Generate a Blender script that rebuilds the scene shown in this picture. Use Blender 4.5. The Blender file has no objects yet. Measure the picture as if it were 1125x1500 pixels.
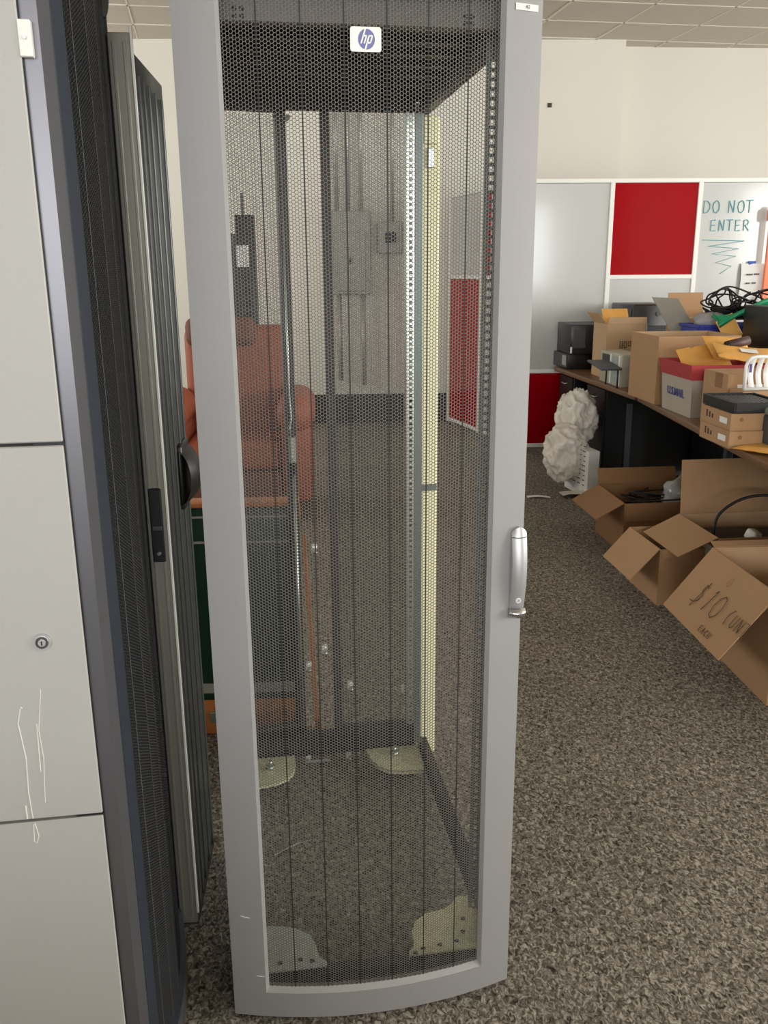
import bpy, bmesh, math, random
import numpy as np
from mathutils import Vector, Matrix, noise
random.seed(7)
S = bpy.context.scene
C = S.collection
PI = math.pi
R = math.radians

# ------------------------------------------------------------------ camera
cam = bpy.data.objects.new('camera', bpy.data.cameras.new('camera'))
C.objects.link(cam); S.camera = cam
cam.data.sensor_fit = 'VERTICAL'; cam.data.sensor_height = 36.0; cam.data.lens = 36.0 * 1275 / 1500
cam.data.clip_start = 0.02
m = Matrix(((0.99997106, 0.00760848, 0.0), (-0.0020322, 0.26708867, -0.96366981), (-0.00733206, 0.96364192, 0.2670964))).to_4x4()
m.translation = (0, 0, 1.535)
cam.matrix_world = m
# ------------------------------------------------------------------ world, lights, exposure
S.view_settings.view_transform = 'Standard'; S.view_settings.look = 'None'
S.view_settings.gamma = 1.0; S.view_settings.use_curve_mapping = False
S.view_settings.exposure = 0.22
w = bpy.data.worlds.new('world'); S.world = w; w.use_nodes = True
bg = w.node_tree.nodes['Background']; bg.inputs[0].default_value = (0.80, 0.88, 1.0, 1); bg.inputs[1].default_value = 1.2
def area(name, loc, rot, sx, sy, power, col):
    l = bpy.data.lights.new(name, 'AREA'); l.shape = 'RECTANGLE'; l.size = sx; l.size_y = sy; l.energy = power; l.color = col
    o = bpy.data.objects.new(name, l); C.objects.link(o); o.location = loc; o.rotation_euler = rot
    return o
# daylight at the shop windows behind the camera, and at the window in the right wall
for i, x in enumerate((-3.0, -0.6, 1.8, 4.2)):
    area('window_and_fill_light', (x, -8.35, 2.1), (R(90), 0, 0), 2.0, 2.0, 130, (0.97, 0.985, 1.0))
area('window_and_fill_light', (-5.92, 6.0, 2.0), (R(90), 0, R(-90)), 3.0, 1.8, 85, (1.0, 0.985, 0.95))  # fill light added to brighten the far left wall, no window known there
for y, p in ((0.0, 170), (3.0, 120), (6.0, 80)):
    area('window_and_fill_light', (6.92, y, 1.95), (R(90), 0, R(90)), 2.2, 1.8, p, (1.0, 0.985, 0.95))

# ------------------------------------------------------------------ materials
def lin(c):
    return tuple((x / 12.92 if x <= 0.04045 else ((x + 0.055) / 1.055) ** 2.4) for x in [v / 255 for v in c])
MATS = {}
def mat(name, rgb, rough=0.6, metal=0.0, var=0.06, scale=12, bump=0.0, bscale=None, coat=0.0, stretch=None, spec=None, trans=0.0):
    if name in MATS: return MATS[name]
    M = bpy.data.materials.new(name); M.use_nodes = True; nt = M.node_tree; N = nt.nodes; Lk = nt.links
    p = N['Principled BSDF']; c = lin(rgb)
    tc = N.new('ShaderNodeTexCoord'); mp = N.new('ShaderNodeMapping'); Lk.new(tc.outputs['Object'], mp.inputs[0])
    if stretch: mp.inputs['Scale'].default_value = stretch
    nz = N.new('ShaderNodeTexNoise'); nz.inputs['Scale'].default_value = scale; nz.inputs['Detail'].default_value = 5
    Lk.new(mp.outputs[0], nz.inputs['Vector'])
    mx = N.new('ShaderNodeMix'); mx.data_type = 'RGBA'
    mx.inputs['A'].default_value = (*[max(0, v * (1 - var)) for v in c], 1); mx.inputs['B'].default_value = (*[min(1, v * (1 + var)) for v in c], 1)
    Lk.new(nz.outputs['Fac'], mx.inputs['Factor']); Lk.new(mx.outputs['Result'], p.inputs['Base Color'])
    p.inputs['Roughness'].default_value = rough; p.inputs['Metallic'].default_value = metal
    p.inputs['Coat Weight'].default_value = coat; p.inputs['Coat Roughness'].default_value = 0.06
    if spec is not None: p.inputs['Specular IOR Level'].default_value = spec
    if trans: p.inputs['Transmission Weight'].default_value = trans
    if bump:
        b = N.new('ShaderNodeBump'); b.inputs['Strength'].default_value = bump; b.inputs['Distance'].default_value = 0.002
        n2 = N.new('ShaderNodeTexNoise'); n2.inputs['Scale'].default_value = bscale or 200; n2.inputs['Detail'].default_value = 3
        Lk.new(mp.outputs[0], n2.inputs['Vector']); Lk.new(n2.outputs['Fac'], b.inputs['Height']); Lk.new(b.outputs[0], p.inputs['Normal'])
    MATS[name] = M; return M

grey_paint = mat('grey_paint', (157, 155, 154), 0.55, 0.25, 0.05, 6, 0.10, 500)
reveal_paint = mat('reveal_paint', (172, 172, 170), 0.5, 0.2, 0.04, 6)
panel_paint = mat('panel_paint', (178, 176, 171), 0.55, 0.15, 0.04, 3, 0.10, 600)
mesh_paint = mat('mesh_paint', (112, 108, 102), 0.5, 0.3, 0.05, 20)
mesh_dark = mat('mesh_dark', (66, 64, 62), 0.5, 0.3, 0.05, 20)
crease_black = mat('crease_black', (36, 35, 35), 0.6, 0.1)
black_steel = mat('black_steel', (34, 34, 36), 0.45, 0.3, 0.08, 8)
blueblack = mat('blueblack', (44, 50, 60), 0.5, 0.2, 0.08, 8)
rail_green = mat('rail_green', (112, 122, 118), 0.4, 0.7, 0.1, 10)
zinc = mat('zinc', (196, 204, 196), 0.3, 0.9, 0.12, 30)
cream_zinc = mat('cream_zinc', (226, 226, 186), 0.45, 0.25, 0.08, 18)
pale_zinc = mat('pale_zinc', (206, 218, 208), 0.45, 0.25, 0.08, 18)
lit_post_cream = mat('lit_post_cream', (250, 244, 200), 0.5, 0.0, 0.03, 8)  # near-white cream stands in for light caught by the rear post
silver = mat('silver', (186, 186, 187), 0.42, 0.6, 0.03, 12)
chrome = mat('chrome', (200, 200, 205), 0.16, 0.95, 0.03, 12)
white_plastic = mat('white_plastic', (236, 234, 228), 0.4, 0, 0.02)
white_paper = mat('white_paper', (234, 234, 230), 0.75, 0, 0.02)
badge_white = mat('badge_white', (240, 238, 228), 0.3, 0.1, 0.02)
badge_blue = mat('badge_blue', (104, 106, 160), 0.35, 0.1, 0.03)
ink = mat('ink', (70, 62, 56), 0.8)
blue_ink = mat('blue_ink', (80, 80, 140), 0.8)
teal_ink = mat('teal_ink', (132, 188, 194), 0.6)
wall_paint = mat('wall_paint', (228, 224, 212), 0.7, 0, 0.02, 1.2, 0.1, 120)
ceil_tile = mat('ceil_tile', (203, 195, 180), 0.9, 0, 0.03, 5, 0.3, 150)
tbar = mat('tbar', (228, 220, 204), 0.6)
frame_white = mat('frame_white', (238, 238, 230), 0.4, 0, 0.01)
white_board = mat('white_board', (198, 200, 196), 0.14, 0, 0.01, 2, coat=0.15)
red_board = mat('red_board', (160, 0, 14), 0.10, 0, 0.03, 2, spec=0.22)
desk_wood = mat('desk_wood', (116, 84, 56), 0.38, 0, 0.28, 9, stretch=(6, 0.7, 6))
desk_black = mat('desk_black', (26, 26, 28), 0.45, 0.2)
card = mat('card', (176, 138, 100), 0.8, 0, 0.05, 8, 0.12, 150)
card_in = mat('card_in', (196, 158, 118), 0.8, 0, 0.05, 8, 0.12, 150)
card_light = mat('card_light', (196, 164, 126), 0.8, 0, 0.05, 8, 0.12, 150)
card_dark = mat('card_dark', (142, 104, 68), 0.8, 0, 0.06, 8, 0.12, 150)
grey_card = mat('grey_card', (142, 138, 128), 0.8)
manila = mat('manila', (226, 168, 84), 0.6, 0, 0.06, 14, 0.4, 60)
red_tub = mat('red_tub', (168, 52, 54), 0.6, 0, 0.06)
tub_grey = mat('tub_grey', (172, 164, 150), 0.7, 0, 0.05)
beige = mat('beige_plastic', (178, 174, 156), 0.5)
dark_plastic = mat('dark_plastic', (30, 30, 30), 0.35, 0, 0.08)
darkgrey_plastic = mat('darkgrey_plastic', (70, 70, 72), 0.45)
slate = mat('slate_plastic', (76, 82, 88), 0.55)
paleteal = mat('paleteal', (160, 172, 164), 0.5)
rubber = mat('rubber_black', (22, 22, 23), 0.5)
green_plastic = mat('green_plastic', (22, 140, 92), 0.35)
blue_plastic = mat('blue_plastic', (40, 56, 150), 0.4)
grey_bag = mat('grey_bag', (160, 156, 156), 0.4, 0, 0.1)
bag_white = mat('bag_white', (240, 234, 222), 0.3, 0, 0.04, 10, 1.0, 45, trans=0.1)
clear_bag = mat('clear_bag', (150, 150, 148), 0.15, 0, 0.2, 20, 0.8, 40)
leather = mat('leather', (166, 92, 66), 0.62, 0, 0.12, 9, 0.25, 90)
leather_dark = mat('leather_dark', (120, 74, 56), 0.65, 0, 0.12, 9, 0.25, 90)
green_paint = mat('green_paint', (22, 56, 42), 0.4, 0.1, 0.1)
orange_wood = mat('orange_wood', (196, 122, 62), 0.5, 0, 0.15, 10, stretch=(8, 8, 1))
panel_grey = mat('panel_grey', (166, 164, 156), 0.5, 0.2)
conduit = mat('conduit', (186, 184, 176), 0.4, 0.4)
base_dark = mat('base_dark', (52, 50, 48), 0.8)
orange_plastic = mat('orange_plastic', (240, 132, 92), 0.5)
blue_tape = mat('blue_tape', (52, 88, 176), 0.6)
pale_edge = mat('pale_edge', (160, 157, 146), 0.35, 0.5, 0.08, 4)
bright_edge = mat('bright_edge', (238, 236, 226), 0.4, 0.2)
smoke_face = mat('smoke_face', (84, 86, 84), 0.3, 0.4, 0.25, 5, stretch=(1, 1, 0.15))

def carpet():
    M = bpy.data.materials.new('carpet'); M.use_nodes = True; nt = M.node_tree; N = nt.nodes; Lk = nt.links
    p = N['Principled BSDF']; tc = N.new('ShaderNodeTexCoord')
    mp = N.new('ShaderNodeMapping'); mp.inputs['Rotation'].default_value = (0, 0, 0.6); mp.inputs['Scale'].default_value = (1.35, 1, 1); Lk.new(tc.outputs['Object'], mp.inputs[0])
    def ramp(src, stops):
        r = N.new('ShaderNodeValToRGB'); Lk.new(src, r.inputs[0]); e = r.color_ramp.elements
        while len(e) < len(stops): e.new(0.5)
        for k, (pos, c) in enumerate(stops): e[k].position = pos; e[k].color = (*lin(c), 1)
        return r
    n1 = N.new('ShaderNodeTexNoise'); n1.inputs['Scale'].default_value = 66; n1.inputs['Detail'].default_value = 4; n1.inputs['Roughness'].default_value = 0.6
    n1.inputs['Distortion'].default_value = 1.2; Lk.new(mp.outputs[0], n1.inputs['Vector'])
    r1 = ramp(n1.outputs['Fac'], [(0.33, (58, 54, 47)), (0.44, (106, 99, 89)), (0.53, (140, 133, 121)), (0.66, (194, 187, 173))])
    n2 = N.new('ShaderNodeTexNoise'); n2.inputs['Scale'].default_value = 1.3; n2.inputs['Detail'].default_value = 3; Lk.new(tc.outputs['Object'], n2.inputs['Vector'])
    r2 = N.new('ShaderNodeMapRange'); r2.inputs['From Min'].default_value = .3; r2.inputs['From Max'].default_value = .7; r2.inputs['To Min'].default_value = .86; r2.inputs['To Max'].default_value = 1.05; Lk.new(n2.outputs['Fac'], r2.inputs['Value'])
    mx = N.new('ShaderNodeMix'); mx.data_type = 'RGBA'; mx.blend_type = 'MULTIPLY'; mx.inputs['Factor'].default_value = 1
    Lk.new(r1.outputs[0], mx.inputs['A']); Lk.new(r2.outputs[0], mx.inputs['B']); Lk.new(mx.outputs['Result'], p.inputs['Base Color'])
    p.inputs['Roughness'].default_value = 0.95; p.inputs['Specular IOR Level'].default_value = 0.1
    b = N.new('ShaderNodeBump'); b.inputs['Strength'].default_value = 0.7; b.inputs['Distance'].default_value = 0.005
    Lk.new(n1.outputs['Fac'], b.inputs['Height']); Lk.new(b.outputs[0], p.inputs['Normal'])
    return M
carpet_m = carpet()

# ------------------------------------------------------------------ mesh helpers
class MB:
    """collects shapes with material indices and links them as one mesh object"""
    def __init__(s, *mats): s.bm = bmesh.new(); s.mats = list(mats); s.smooth = False
    def mi(s, mt):
        if mt is None: return 0
        if mt not in s.mats: s.mats.append(mt)
        return s.mats.index(mt)
    def _set(s, faces, mt):
        i = s.mi(mt)
        for f in faces: f.material_index = i
    def box(s, x0, x1, y0, y1, z0, z1, mt=None, bev=0.0, seg=1, M=None):
        r = bmesh.ops.create_cube(s.bm, size=1.0); vs = r['verts']
        for v in vs: v.co = Vector(((x0 + x1) / 2 + v.co.x * (x1 - x0), (y0 + y1) / 2 + v.co.y * (y1 - y0), (z0 + z1) / 2 + v.co.z * (z1 - z0)))
        fs = set(f for v in vs for f in v.link_faces)
        s._set(fs, mt)
        if bev > 0:
            es = list(set(e for v in vs for e in v.link_edges))
            r = bmesh.ops.bevel(s.bm, geom=es, offset=bev, segments=seg, affect='EDGES', profile=0.5, clamp_overlap=True)
            vs = list(set(v for f in r['faces'] for v in f.verts) | set(v for v in vs if v.is_valid))
            s._set(set(f for v in vs for f in v.link_faces), mt)
            if seg > 1:
                for f in set(f for v in vs for f in v.link_faces): f.smooth = True
        if M is not None:
            for v in vs: v.co = M @ v.co
        return s
    def poly(s, pts, mt=None):
        f = s.bm.faces.new([s.bm.verts.new(p) for p in pts]); s._set([f], mt); return s
    def prism(s, outline, vec, mt=None, smooth=False):
        """outline of 3D points extruded along vec"""
        vec = Vector(vec)
        a = [s.bm.verts.new(p) for p in outline]; b = [s.bm.verts.new(Vector(p) + vec) for p in outline]
        fs = [s.bm.faces.new(a[::-1]), s.bm.faces.new(b)]
        n = len(a)
        for i in range(n):
            f = s.bm.faces.new((a[i], a[(i + 1) % n], b[(i + 1) % n], b[i])); f.smooth = smooth; fs.append(f)
        s._set(fs, mt); return s
    def tube(s, pts, r, mt=None, n=8, caps=True):
        pts = [Vector(p) for p in pts]; rings = []
        up = Vector((0, 0, 1))
        for i, p in enumerate(pts):
            t = (pts[min(i + 1, len(pts) - 1)] - pts[max(i - 1, 0)])
            if t.length < 1e-9: t = Vector((0, 0, 1))
            t.normalize()
            a = t.cross(up)
            if a.length < 0.15: a = t.cross(Vector((0, 1, 0)))
            a.normalize(); b = t.cross(a)
            rr = r[i] if isinstance(r, (list, tuple)) else r
            rings.append([s.bm.verts.new(p + (a * math.cos(2 * PI * k / n) + b * math.sin(2 * PI * k / n)) * rr) for k in range(n)])
        fs = []
        for i in range(len(rings) - 1):
            for k in range(n):
                f = s.bm.faces.new((rings[i][k], rings[i][(k + 1) % n], rings[i + 1][(k + 1) % n], rings[i + 1][k])); f.smooth = n > 5; fs.append(f)
        if caps: fs.append(s.bm.faces.new(rings[0][::-1])); fs.append(s.bm.faces.new(rings[-1]))
        s._set(fs, mt); return s
    def grid(s, nu, nv, fn, mt=None, smooth=True):
        """surface: fn(u, v) gives a point for u, v in 0..1"""
        vs = [[s.bm.verts.new(fn(i / nu, j / nv)) for j in range(nv + 1)] for i in range(nu + 1)]
        fs = []
        for i in range(nu):
            for j in range(nv):
                f = s.bm.faces.new((vs[i][j], vs[i + 1][j], vs[i + 1][j + 1], vs[i][j + 1])); f.smooth = smooth; fs.append(f)
        s._set(fs, mt); return s
    def build(s, name, parent=None, loc=None, rot=None, normals=True):
        if normals: bmesh.ops.recalc_face_normals(s.bm, faces=s.bm.faces)
        me = bpy.data.meshes.new(name); s.bm.to_mesh(me); s.bm.free()
        for mt in s.mats: me.materials.append(mt)
        o = bpy.data.objects.new(name, me); C.objects.link(o)
        if parent: o.parent = parent
        if loc: o.location = loc
        if rot: o.rotation_euler = rot
        return o
def tag(o, label, cat, group=None):
    o['label'] = label; o['category'] = cat
    if group: o['group'] = group
    return o
def thing(name, label, cat, loc=(0, 0, 0), rz=0.0, group=None):
    o = bpy.data.objects.new(name, None); C.objects.link(o); o.empty_display_size = 0.05
    o.location = loc; o.rotation_euler = (0, 0, rz); return tag(o, label, cat, group)
def stuff(o): o['kind'] = 'stuff'; return o
def struct(o): o['kind'] = 'structure'; return o
def text_mesh(name, txt, size, mt, parent, M, extrude=0.0004, bold=0.0, sx=1.0):
    cu = bpy.data.curves.new(name, 'FONT'); cu.body = txt; cu.size = size; cu.align_x = 'CENTER'; cu.align_y = 'CENTER'
    cu.extrude = extrude; cu.offset = bold; cu.resolution_u = 3
    o = bpy.data.objects.new(name, cu); C.objects.link(o)
    dg = bpy.context.evaluated_depsgraph_get(); me = bpy.data.meshes.new_from_object(o.evaluated_get(dg))
    bpy.data.objects.remove(o); bpy.data.curves.remove(cu)
    me.transform(M @ Matrix.Diagonal((sx, 1, 1, 1))); me.materials.clear(); me.materials.append(mt)
    o = bpy.data.objects.new(name, me); C.objects.link(o); o.parent = parent; return o
STROKES = {
 'D': [[(0, 0), (0, 1), (.35, .97), (.62, .75), (.65, .35), (.4, .05), (0, 0)]],
 'O': [[(.35, 1), (.08, .8), (0, .45), (.15, .08), (.4, 0), (.65, .2), (.7, .6), (.55, .92), (.35, 1)]],
 'N': [[(0, 0), (.02, 1)], [(.02, 1), (.55, .03)], [(.55, .03), (.6, 1.02)]],
 'T': [[(-.1, 1), (.65, 1.03)], [(.28, 1), (.27, 0)]],
 'E': [[(.55, 1), (0, .97), (0, 0), (.55, .03)], [(0, .5), (.45, .53)]],
 'R': [[(0, 0), (0, 1), (.4, 1), (.55, .8), (.4, .55), (0, .48)], [(.15, .5), (.65, 0)]],
 '$': [[(.6, .85), (.35, .95), (.3, .65), (.6, .45), (.55, .2), (.3, .05), (-.1, .0)], [(.5, 1.1), (.25, -.2)]],
 '1': [[(.2, .85), (.35, 1), (.15, 0)]],
 '0': [[(.35, 1), (.08, .8), (0, .45), (.15, .08), (.4, 0), (.65, .2), (.7, .6), (.55, .92), (.35, 1)]],
 '(': [[(.35, 1.15), (.05, .8), (0, .3), (.2, -.1)]],
 'U': [[(0, 1), (0, .2), (.25, 0), (.5, .2), (.52, 1)]],
 'S': [[(.55, .9), (.3, 1), (.05, .8), (.3, .52), (.5, .3), (.3, .02), (0, .1)]],
 'A': [[(0, 0), (.3, 1), (.6, 0)], [(.12, .35), (.5, .35)]],
 'C': [[(.55, .85), (.3, 1), (.03, .6), (.1, .15), (.35, 0), (.55, .12)]],
 'H': [[(0, 0), (0, 1)], [(.5, 0), (.52, 1)], [(0, .5), (.5, .52)]],
}
def strokes(mb, txt, M, h, wr, mt, adv=0.95):
    x = 0
    for ch in txt:
        if ch in STROKES:
            for ln in STROKES[ch]:
                mb.tube([M @ Vector(((x + px * .8) * h, py * h, 0.0006)) for px, py in ln], wr, mt, 4)
        x += adv if ch != ' ' else .6
def flatM(o, ax, ay):
    """matrix with local x along ax, local y along ay, at o"""
    ax = Vector(ax).normalized(); ay = Vector(ay); ay = (ay - ax * ay.dot(ax)).normalized(); az = ax.cross(ay)
    M = Matrix((ax, ay, az)).transposed().to_4x4(); M.translation = Vector(o); return M

# ------------------------------------------------------------------ room
mb = MB(carpet_m); mb.box(-6, 7, -8.5, 9.9, -0.1, 0.0)
floor = struct(mb.build('floor'))
Wa = Vector((-6.0, 8.86, 0)); Wb = Vector((2.335, 9.155, 0)); Wc = Vector((2.335, 9.44, 0)); Wd = Vector((7.0, 9.72, 0))
mb = MB(wall_paint)
mb.prism([Wa, Wb, Wc, Wd, Wd + Vector((0, .3, 0)), Wa + Vector((0, 1.0, 0))], (0, 0, 3.9)); wall_back = struct(mb.build('wall_back'))
mb = MB(wall_paint)
for a in ((-8.5, 9.9, 0, 1.05), (-8.5, 9.9, 2.95, 3.9), (-8.5, 4.4, 1.05, 2.95), (7.6, 9.9, 1.05, 2.95)): mb.box(-6.2, -6, *a)  # opening made for the added left fill light
struct(mb.build('wall_left'))
mb = MB(wall_paint)
mb.box(7, 7.2, -8.5, 9.9, 0, 0.95); mb.box(7, 7.2, -8.5, 9.9, 2.95, 3.9)
for y0, y1 in ((-8.5, -1.2), (1.2, 1.8), (4.2, 4.8), (7.2, 9.9)): mb.box(7, 7.2, y0, y1, .95, 2.95)
struct(mb.build('wall_right'))
mb = MB(wall_paint)
mb.box(-6.2, 7.2, -8.7, -8.5, 0, 1.0); mb.box(-6.2, 7.2, -8.7, -8.5, 3.2, 3.9)
for x0, x1 in ((-6.2, -4.1), (-1.9, -1.7), (0.5, 0.7), (2.9, 3.1), (5.3, 7.2)): mb.box(x0, x1, -8.7, -8.5, 1.0, 3.2)
struct(mb.build('wall_rear'))
for k, (x0, x1) in enumerate(((-4.1, -1.9), (-1.7, 0.5), (0.7, 2.9), (3.1, 5.3))):
    mb = MB(frame_white)
    for a, b, c, d in ((x0, x0 + .05, 1, 3.2), (x1 - .05, x1, 1, 3.2), (x0, x1, 1, 1.05), (x0, x1, 3.15, 3.2)): mb.box(a, b, -8.7, -8.62, c, d)
    struct(mb.build('window_%d' % (k + 1)))
half_grey = mat('half_grey', (92, 92, 90), 0.8)
mb = MB(half_grey); mb.box(-3.6, 0.6, -1.6, -1.5, 0, 0.92, None, .01); struct(mb.build('added_shade_wall'))  # unseen low wall, added to shade the lower part of the scene
# dark low skirting on the far wall
dw = (Wb - Wa).normalized(); nw = Vector((dw.y, -dw.x, 0))
mb = MB(base_dark); mb.prism([Wa + nw * .002, Wb + nw * .002, Wb + nw * .02, Wa + nw * .02], (0, 0, 0.30)); struct(mb.build('baseboard_back'))
# suspended ceiling: a plenum slab, T bars and tiles
mb = MB(ceil_tile); mb.box(-6.2, 7.2, -8.7, 9.95, 3.66, 3.9); ceiling = struct(mb.build('ceiling'))
gx = Vector((0.989, 0.149, 0)); gy = Vector((-0.190, 0.982, 0)); G0 = Vector((2.046, 9.135, 3.63))
TX, TY = 0.71, 0.575
def gp(i, j): return G0 + gx * (i * TX) + gy * (j * TY)
tile_me = None
def inroom(p): return -6 < p.x < 7 and -8.3 < p.y < 9.7
cnt = 0
for i in range(-7, 5):
    for j in range(-9, 1):
        c = (gp(i, j) + gp(i + 1, j + 1)) / 2
        if not inroom(c) : continue
        if tile_me is None:
            mb = MB(ceil_tile)
            e = 0.010
            o0 = [gx * (e) + gy * e, gx * (TX - e) + gy * e, gx * (TX - e) + gy * (TY - e), gx * e + gy * (TY - e)]
            mb.prism(o0, (0, 0, 0.018)); t = mb.build('ceiling_tile', ceiling); tile_me = t.data
        else:
            t = bpy.data.objects.new('ceiling_tile', tile_me); C.objects.link(t); t.parent = ceiling
        t.location = gp(i, j) + Vector((0, 0, 0.003 + (0.004 if (i * 7 + j * 3) % 5 == 0 else 0)))
mb = MB(tbar)
for i in range(-8, 8):
    a = gp(i, -22); b = gp(i, 1.6); mb.prism([a - gx * .008, a + gx * .008, b + gx * .008, b - gx * .008], (0, 0, .03))
for j in range(-22, 2):
    a = gp(-9, j); b = gp(8, j); mb.prism([a - gy * .012, a + gy * .012, b + gy * .012, b - gy * .012], (0, 0, .03))
mb.build('ceiling_grid', ceiling)['kind'] = 'structure'
# small dark scuffs on the wall
mb = MB(ink); c = Wb + (Wa - Wb).normalized() * 0.71
mb.box(-.02, .02, -.004, .004, -.02, .02, None, .003); mb.build('wall_bracket', wall_back, (c.x, c.y - .006, 3.06))

# ------------------------------------------------------------------ electrical panels and conduits on the far wall
def wally(x): return Wa.y + (x - Wa.x) * (Wb.y - Wa.y) / (Wb.x - Wa.x)
t = thing('breaker_panel', 'tall pale grey breaker panel with conduits on the far wall, seen through the mesh', 'panel', (-.31, wally(-.31) - .012, 0))
mb = MB(panel_grey); mb.box(-.20, .20, -.12, 0, 1.31, 2.10, None, .008); mb.build('enclosure', t)
mb = MB(panel_grey); mb.box(-.15, .15, -.135, -.12, 1.34, 1.90, None, .006); d_ = mb.build('panel_door', t)
mb = MB(black_steel); mb.box(-.012, .012, -.15, -.135, 1.60, 1.66, None, .003); mb.build('latch', d_)
for x, z0, z1 in ((-.13, 2.10, 3.6), (-.02, 2.10, 3.6), (.11, 2.10, 3.6), (-.12, .45, 1.31), (.12, .4, 1.31)):
    mb = MB(conduit); mb.tube([(x, -.05, z0), (x, -.05, z1)], .022, None, 8); mb.build('conduit', t)
t = thing('switch_box', 'small square electrical switch box right of the breaker panel', 'switch', (.085, wally(.085) - .012, 0))
mb = MB(panel_grey); mb.box(-.12, .12, -.11, 0, 1.70, 2.0, None, .008); mb.build('enclosure', t)
mb = MB(black_steel); mb.box(-.05, .05, -.135, -.11, 1.80, 1.90, None, .006); mb.build('switch_lever', t)
mb = MB(conduit); mb.tube([(0.02, -.05, 2.0), (0.02, -.05, 3.6)], .02, None, 8); mb.build('conduit', t)

# ------------------------------------------------------------------ partition walls with coloured boards
def partition(name, label, P0, P1, cols, z_top=2.24):
    """cols: list of (s0, s1, [(z0, z1, material), ...])"""
    P0 = Vector(P0); P1 = Vector(P1); d = (P1 - P0); Ln = d.length; ang = math.atan2(d.y, d.x)
    t = thing(name, label, 'partition', P0, ang)
    for s0, s1, rows in cols:
        for z0, z1, mt in rows:
            mb = MB(mt); mb.box(s0 + .016, s1 - .016, -.008, .022, z0 + .016, z1 - .016, None, .002)
            o = mb.build('board', t)
            if mt is red_board: o['label'] = 'glossy red board'
            mb = MB(frame_white); mb.box(s0, s1, -.018, .032, z0 - .017, z0 + .017, None, .003); mb.build('rail', t)
    ss = sorted(set([c[0] for c in cols] + [c[1] for c in cols]))
    for s_ in ss:
        mb = MB(frame_white); mb.box(s_ - .018, s_ + .018, -.02, .034, 0.03, z_top, None, .003); mb.build('post', t)
        mb = MB(black_steel); mb.tube([(s_, .007, .0), (s_, .007, .03)], .018, None, 10); mb.build('foot', t)
    mb = MB(frame_white); mb.box(0, Ln, -.022, .036, z_top - .035, z_top, None, .004); mb.build('top_rail', t)
    return t
WB = white_board; RB = red_board
pt = partition('partition', 'white framed partition with a red board and DO NOT ENTER written on it', (1.17, 7.47, 0), (4.4, 7.56, 0), [
    (0, .70, [(.06, .70, RB), (.70, 2.22, WB)]), (.70, 1.42, [(.06, .70, WB), (.70, 1.47, WB), (1.47, 2.22, RB)]),
    (1.42, 2.30, [(.06, .70, WB), (.70, 2.22, WB)]), (2.30, 3.18, [(.06, .70, RB), (.70, 2.22, WB)])])
partition('partition', 'white framed partition running back from the corner, glimpsed through the rack', (.68, 8.93, 0), (1.15, 7.55, 0), [
    (0, .73, [(.06, 1.47, RB), (1.47, 2.22, WB)]), (.73, 1.45, [(.06, 1.47, WB), (1.47, 2.22, RB)])])
mb = MB(teal_ink)
strokes(mb, 'DO NOT', Matrix.Translation((1.40 + .06, -.012, 1.97)) @ Matrix.Rotation(PI / 2, 4, 'X'), .095, .0045, teal_ink, .78)
strokes(mb, 'ENTER', Matrix.Translation((1.53, -.012, 1.83)) @ Matrix.Rotation(PI / 2, 4, 'X'), .085, .0045, teal_ink, .8)
zz = [(1.47, 1.76), (1.82, 1.75), (1.52, 1.71), (1.78, 1.69), (1.56, 1.65), (1.76, 1.63), (1.60, 1.58), (1.73, 1.55), (1.64, 1.49)]
mb.tube([(x, -.012, z) for x, z in zz], .004, teal_ink, 4)
stuff(mb.build('handwriting', pt))['label'] = 'teal marker writing DO NOT ENTER'
t = thing('paper_notice', 'white paper notice with two printed lines taped beside the red board', 'sign', (3.075, 7.50, 0), R(1.6))
mb = MB(white_paper)
mb.grid(6, 8, lambda u, v: (-.10 + .20 * u + (0 if v > .2 else 0), -.006 - .02 * math.sin(PI * v) - .012 * u, 1.30 + .27 * v), white_paper)
mb.build('sheet', t)
mb = MB(blue_tape); mb.box(-.04, .02, -.012, -.002, 1.555, 1.59, None, .001); mb.build('tape', t)
mb = MB(ink)
for x0, x1, z in ((-.062, -.006, 1.475), (.002, .052, 1.478), (-.060, -.018, 1.405), (-.010, .030, 1.407)):
    n_ = int((x1 - x0) / .009)
    for k in range(n_): mb.box(x0 + k * .009, x0 + k * .009 + .006, -.040, -.038, z + .002 * (k % 2), z + .014, ink)
stuff(mb.build('printed_lines', t))
t = thing('orange_marker_pole', 'orange upright strip against the partition at the right edge of the frame', 'strip', (3.165, 7.45, 0), 0)
mb = MB(orange_plastic); mb.box(-.02, .03, -.03, -.005, 0.0, 2.02, None, .006); mb.build('strip', t)
mb = MB(orange_plastic); mb.box(-.045, .05, -.045, -.005, 1.9, 2.0, None, .02, 3); mb.build('head', t)

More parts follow.
